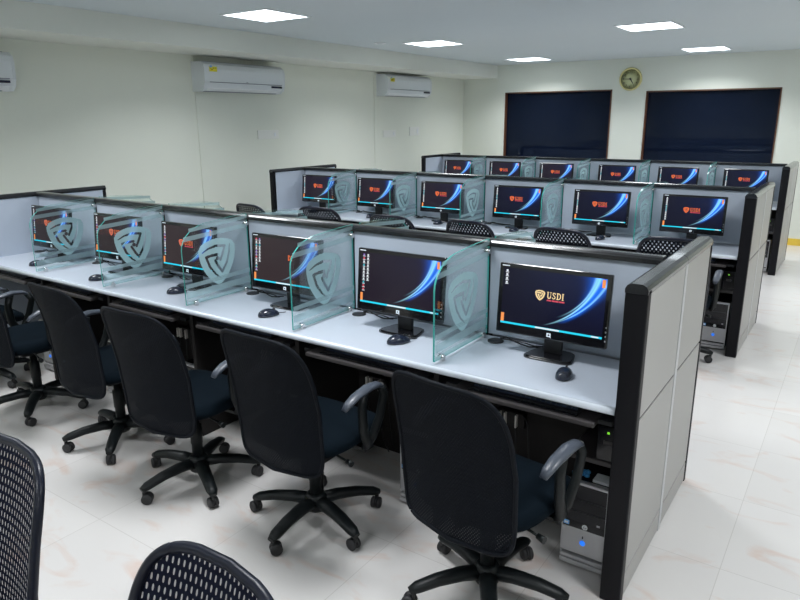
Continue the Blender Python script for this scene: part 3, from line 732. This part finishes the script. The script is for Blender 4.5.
# things on the nearest tower
b = MB(); rr = random.Random(2)
for k in range(9):
    a = k * 0.7; b.lathe([(0.001, -0.006), (0.011, -0.003), (0.012, 0.002), (0.006, 0.009), (0.001, 0.010)], c=(0.022 * cos(a * 1.7) + .004, 0.016 * sin(a * 2.1), 0.009 + 0.004 * (k % 3)), seg=10)
o = b.build('crumpled_wrapper', 'wrapper_blue', loc=(-0.19, -0.34, 0.3675)); tag(o, 'crumpled blue and white wrapper on top of the front row end tower', 'wrapper')
o = MB().box(-0.035, 0.035, -0.03, 0.03, 0, 0.012, bev=0.003).build('paper_packet', 'white_plastic', loc=(-0.10, -0.33, 0.3665)); tag(o, 'flat grey packet on top of the front row end tower', 'packet')

def ups():
    t = empty('power_backup_unit', (0, 0, 0), '', 'power unit')
    MB().box(-0.045, 0.045, 0.0, 0.20, 0.0, 0.145, bev=0.006).build('case', 'pc_black', t)
    MB().box(-0.008, 0.0, -0.002, 0.001, 0.115, 0.123).build('status_light', 'green_led', t)
    MB().box(-0.02, 0.015, -0.0015, 0.001, 0.07, 0.085).build('vent_label', 'tray_board', t)
    return t
pu = ups()
sh = MB().box(-0.155, 0.05, -0.02, 0.30, -0.022, 0.0, bev=0.005).build('under_desk_shelf', 'tray_board'); tag(sh, '', 'shelf')
for r, (x0, y0) in enumerate(ROWS):
    place(pu, r == 0, (x0 - 0.088, y0 - 0.35, 0.462), 'small black power unit with a green light under the right end of the %s' % ROWN[r], 'power units')
    o = sh if r == 0 else copy_tree(sh); o.location = (x0 - 0.092, y0 - 0.33, 0.461); o['label'] = 'dark shelf board holding the power unit at the right end of the %s' % ROWN[r]; o['group'] = 'small shelves'

# under desk sockets and hanging cables (front row)
for k in range(1, 7):
    cx = -(k - 1) * W - 0.40
    t = empty('power_strip', (cx - 0.225, -0.026, 0.37), 'socket block with plugs under desk, front row, %s' % where(k), 'power socket', 'under desk sockets')
    MB().box(-0.07, 0.07, -0.03, 0.0, -0.02, 0.05, bev=0.004).build('socket_block', 'dark_board', t)
    for i, px in enumerate((-0.045, -0.02, 0.035)):
        MB().box(px - 0.004, px + 0.004, -0.050, -0.03, -0.015, 0.045, bev=0.002).build('plug', 'plug_grey', t)
    c = MB(); c.tube([(0.035, -0.04, 0.0), (0.04, -0.05, -0.12), (0.07, -0.06, -0.27), (0.10, -0.05, -0.345)], 0.004, 6); c.tube([(0.05, -0.03, 0.08), (0.10, -0.06, 0.02), (0.11, -0.05, -0.16), (0.12, -0.04, -0.30)], 0.004, 6)
    c.tube([(-0.02, -0.045, -0.01), (-0.03, -0.05, -0.12), (0.03, -0.07, -0.17), (0.10, -0.06, -0.20)], 0.003, 6); c.build('cables', 'cable', t)

# ------------------------------------------------------------------ task chair (faces +y, origin on the floor under the column)
def chair(meshmat, base_rot):
    t = empty('task_chair', (0, 0, 0), '', 'office chair')
    # back
    zb, zt = 0.372, 0.940
    def bp(u, v):   # u,v in the unit square -> 3-D point of the back sheet
        hw = 0.222 + 0.016 * sin(pi * min(1, v * 0.95)) - 0.006 * v
        x = hw * u; z = zb + (zt - zb) * v
        y = -0.190 - 0.095 * v + 0.030 * sin(pi * v) - 0.045 * (1 - u * u)
        z += -0.012 * (1 - u * u) * (1 - v) + 0.009 * (1 - u * u) * v
        return Vector((x, y, z))
    def sq(r, a):
        c, s = cos(a), sin(a); e = 2 / (5.2 if s > 0 else 12.0)
        return r * math.copysign(abs(c) ** e, c), r * math.copysign(abs(s) ** e, s)
    m = MB(); K = 64; NR = 14; vs = [bp(0, .5)]; fs = []
    for i in range(1, NR + 1):
        for k in range(K):
            x, y = sq(i / NR, 2 * pi * k / K); vs.append(bp(x, (y + 1) / 2))
    for k in range(K): fs.append([0, 1 + k, 1 + (k + 1) % K])
    for i in range(NR - 1):
        for k in range(K): a = 1 + i * K + k; b = 1 + i * K + (k + 1) % K; fs.append([a, b, b + K, a + K])
    m.add(vs, fs, 0, True); m.build('mesh_back', meshmat, t)
    ring = []
    for k in range(K + 1): x, y = sq(1, 2 * pi * k / K); ring.append(bp(x, (y + 1) / 2))
    MB().tube(ring, 0.008 if meshmat == 'mesh_dense' else 0.0125, 8, cap=False).build('back_frame', 'soft_frame' if meshmat == 'mesh_dense' else 'frame_plastic', t)
    sp2 = MB().tube([(0, -0.215, 0.52), (0, -0.200, 0.44), (0, -0.175, 0.395), (0, -0.10, 0.382), (0, 0.0, 0.382)], [0.012, 0.016, 0.018, 0.022, 0.02], 8, flat=1.3); sp2.build('back_bracket', 'chair_plastic', t)
    # seat
    m = MB(); vs = []; fs = []; K = 48
    lev = [(0.90, 0.0), (0.99, 0.012), (1.0, 0.03), (0.97, 0.052), (0.85, 0.066), (0.6, 0.070), (0.3, 0.067), (0.02, 0.066)]
    for sc, h in lev:
        for k in range(K):
            a = 2 * pi * k / K; c, s = cos(a), sin(a); e = 2 / 3.4
            x = 0.245 * sc * math.copysign(abs(c) ** e, c); y = 0.03 + 0.245 * sc * math.copysign(abs(s) ** e, s)
            z = 0.415 + h - (0.022 * max(0, (y - 0.14) / 0.13) ** 2) + 0.012 * (x / .245) ** 2
            vs.append((x, y, z))
    for i in range(len(lev) - 1):
        for k in range(K): a = i * K + k; b = i * K + (k + 1) % K; fs.append([a, b, b + K, a + K])
    m.add(vs, fs, 0, True); m.add(vs[:K], [list(range(K))[::-1]]); m.add(vs[-K:], [list(range(K))], 0, True); m.build('seat', 'seat_fabric', t)
    u = MB(); u.box(-0.10, 0.10, -0.10, 0.12, 0.372, 0.416, bev=0.01); u.box(-0.17, 0.17, -0.05, 0.03, 0.398, 0.418, bev=0.004); u.build('tilt_mechanism', 'chair_plastic', t)
    l = MB().tube([(0.09, -0.03, 0.392), (0.20, -0.05, 0.388), (0.235, -0.055, 0.386)], [0.005, 0.005, 0.005], 8); l.tube([(0.232, -0.055, 0.386), (0.262, -0.06, 0.384)], [0.010, 0.013], 10); l.build('height_lever', 'chair_plastic', t)
    MB().tube([(0.0, -0.10, 0.385), (0.0, -0.20, 0.375)], 0.006, 8).build('tension_knob', 'chrome', t)
    # armrests
    for s in (-1, 1):
        a = empty_part('armrest', t)
        X = s * 0.268
        MB().tube([(X, -0.105, 0.632), (X * 1.01, -0.085, 0.650), (X * 1.02, -0.04, 0.670), (X * 1.02, 0.04, 0.682), (X * 1.01, 0.10, 0.676), (X, 0.135, 0.655)],
                  [0.014, 0.021, 0.025, 0.026, 0.023, 0.014], 12, flat=0.55).build('arm_pad', 'arm_pad', a)
        st = MB(); st.tube([(X, 0.125, 0.662), (X, 0.150, 0.62), (X, 0.120, 0.53), (X * .98, 0.075, 0.45), (X * .9, 0.06, 0.405)], [0.015, 0.017, 0.017, 0.018, 0.016], 8, flat=1.2)
        st.tube([(X, 0.02, 0.662), (X, 0.005, 0.60), (X, 0.012, 0.50), (X * .98, 0.045, 0.43), (X * .9, 0.05, 0.405)], [0.015, 0.016, 0.017, 0.018, 0.016], 8, flat=1.4)
        st.box(min(X * .45, X * .97), max(X * .45, X * .97), 0.03, 0.085, 0.398, 0.412); st.build('arm_support', 'chair_plastic', a)
    # column and base
    MB().lathe([(0.026, 0.07), (0.026, 0.20), (0.029, 0.205), (0.029, 0.30), (0.020, 0.305), (0.020, 0.375)], seg=18).build('gas_column', 'chair_plastic', t)
    b = MB(); b.lathe([(0.042, 0.062), (0.048, 0.075), (0.048, 0.125), (0.036, 0.140)], seg=20)
    ca = MB(); CAS = []
    for k in range(5):
        a = base_rot + k * 2 * pi / 5; d = Vector((cos(a), sin(a), 0)); R_ = 0.285
        P = [d * 0.03 + Vector((0, 0, 0.104)), d * 0.10 + Vector((0, 0, 0.108)), d * 0.19 + Vector((0, 0, 0.100)), d * R_ * 0.94 + Vector((0, 0, 0.082)), d * (R_ + 0.012) + Vector((0, 0, 0.072))]
        b.tube(P, [0.034, 0.032, 0.029, 0.026, 0.016], 10, flat=0.75)
        CAS.append((d * R_, a))
    b.build('star_base', 'chair_plastic', t)
    for i, (p, a) in enumerate(CAS):
        sw = a + 0.9 + i * 0.8; c = MB(); ax = Vector((cos(sw), sin(sw), 0)); pd = Vector((-sin(sw), cos(sw), 0)); ctr = p + pd * 0.012 + Vector((0, 0, 0.0265))
        for s in (-1, 1):
            vs = []; fs = []; K = 16
            for (rad, off) in ((0.001, 0.023), (0.020, 0.0225), (0.026, 0.018), (0.026, 0.006), (0.02, 0.004)):
                for q in range(K):
                    g = 2 * pi * q / K; vs.append(ctr + ax * s * off + pd * cos(g) * rad + Vector((0, 0, 1)) * sin(g) * rad)
            for ii in range(4):
                for q in range(K): A = ii * K + q; B = ii * K + (q + 1) % K; fs.append([A, B, B + K, A + K])
            c.add(vs, fs, 0, True)
        c.tube([p + Vector((0, 0, 0.03)), p + Vector((0, 0, 0.074))], 0.009, 8)
        c.tube([ctr + ax * -0.004 + Vector((0, 0, 0.0)), ctr + ax * 0.004], 0.024, 12); c.build('caster', 'rubber', t)
    return t
def empty_part(name, parent):
    o = bpy.data.objects.new(name, None); COL.objects.link(o); o.parent = parent; return o

def rz_of(deg): return radians(deg)
FR = [ # x, y, rotation, base rotation (world deg), label
 (-0.385, -0.735, -8, -60, 'black mesh office chair, front row, rightmost station, beside the black end post'),
 (-1.230, -0.725, -1, -87, 'black mesh office chair, front row, second from the right, five-star base fully visible'),
 (-1.935, -0.79, 3, -99, 'black mesh office chair, front row, third from the right'),
 (-2.635, -0.745, -2, -118, 'black mesh office chair, front row, fourth from the right'),
 (-3.46, -0.77, -4, -40, 'black mesh office chair, front row, cut by the left edge of the picture'),
 (-4.20, -0.76, -5, -60, 'black mesh office chair, front row, farthest left, only its base showing')]
cp = {}
def put_chair(kind, x, y, rdeg, bdeg, label, group, dz=0.0):
    key = (kind, round(bdeg - rdeg) % 72)
    if key in cp: o = copy_tree(cp[key])
    else: o = cp[key] = chair(kind, radians(bdeg - rdeg))
    if dz:
        for ch in o.children_recursive:
            if ch.type == 'MESH' and ch.name.split('.')[0] not in ('star_base', 'caster'):
                ch.data = ch.data.copy()
                for v in ch.data.vertices:
                    if v.co.z > 0.25: v.co.z += dz
    o.location = (x, y, 0); o.rotation_euler = (0, 0, radians(rdeg)); o['label'] = label; o['group'] = group
for x, y, rd, bd, lab in FR: put_chair('mesh_dense', x, y, rd, bd, lab, 'office chairs at the front row')
for i, (x, y, rd, lab) in enumerate([(-0.45, 2.29, 3, 'black mesh office chair at the middle row, rightmost, its arm showing beside the partition'),
        (-1.19, 2.27, -5, 'black mesh office chair back over the front partition, second from the right'),
        (-1.94, 2.25, -6, 'black mesh office chair back over the front partition, third from the right'),
        (-2.72, 2.23, 2, 'black chair back over the front partition, fourth from the right, behind a curved glass top'),
        (-3.64, 2.30, 10, 'black chair back over the front partition, below the leftmost middle row monitor'),
        (-4.28, 2.13, -6, 'low black chair back over the front partition, farthest left beside the cross partition')]):
    put_chair('mesh_open', x, y, rd, rd + [0, 20, 40][i % 3] - 62, lab, 'office chairs at the middle row', -0.01)
put_chair('mesh_slot', -1.235, -2.225, 180, 184, 'black mesh chair back filling the bottom left corner of the picture', 'office chairs in the near aisle', -0.075)
put_chair('mesh_slot', -0.385, -2.25, 176, 186, 'black mesh chair back rising from the bottom edge, right of the corner chair', 'office chairs in the near aisle', -0.075)

# ------------------------------------------------------------------ world, camera
w = bpy.data.worlds.new('world'); S.world = w; w.use_nodes = True
w.node_tree.nodes['Background'].inputs[0].default_value = (0.5, 0.6, 0.8, 1); w.node_tree.nodes['Background'].inputs[1].default_value = 0.05
cam = bpy.data.cameras.new('camera'); co = bpy.data.objects.new('camera', cam); COL.objects.link(co)
cx, cy, cz, yaw, pitch, roll, f = 0.5544, -2.6574, 1.7157, 0.6026, -0.2648, -0.006, 666.2
fw = Vector((-sin(yaw) * cos(pitch), cos(yaw) * cos(pitch), sin(pitch))); rt = Vector((cos(yaw), sin(yaw), 0)); up = rt.cross(fw)
r2 = rt * cos(roll) + up * sin(roll); u2 = -rt * sin(roll) + up * cos(roll)
co.matrix_world = Matrix(((r2.x, u2.x, -fw.x, cx), (r2.y, u2.y, -fw.y, cy), (r2.z, u2.z, -fw.z, cz), (0, 0, 0, 1)))
cam.sensor_width = 36; cam.lens = f / 800 * 36; cam.clip_start = 0.05
S.camera = co
S.view_settings.view_transform = 'Standard'; S.view_settings.look = 'None'; S.view_settings.exposure = 0.0
S.cycles.max_bounces = 10; S.cycles.transparent_max_bounces = 24; S.cycles.diffuse_bounces = 5
S.cycles.caustics_reflective = False; S.cycles.caustics_refractive = False
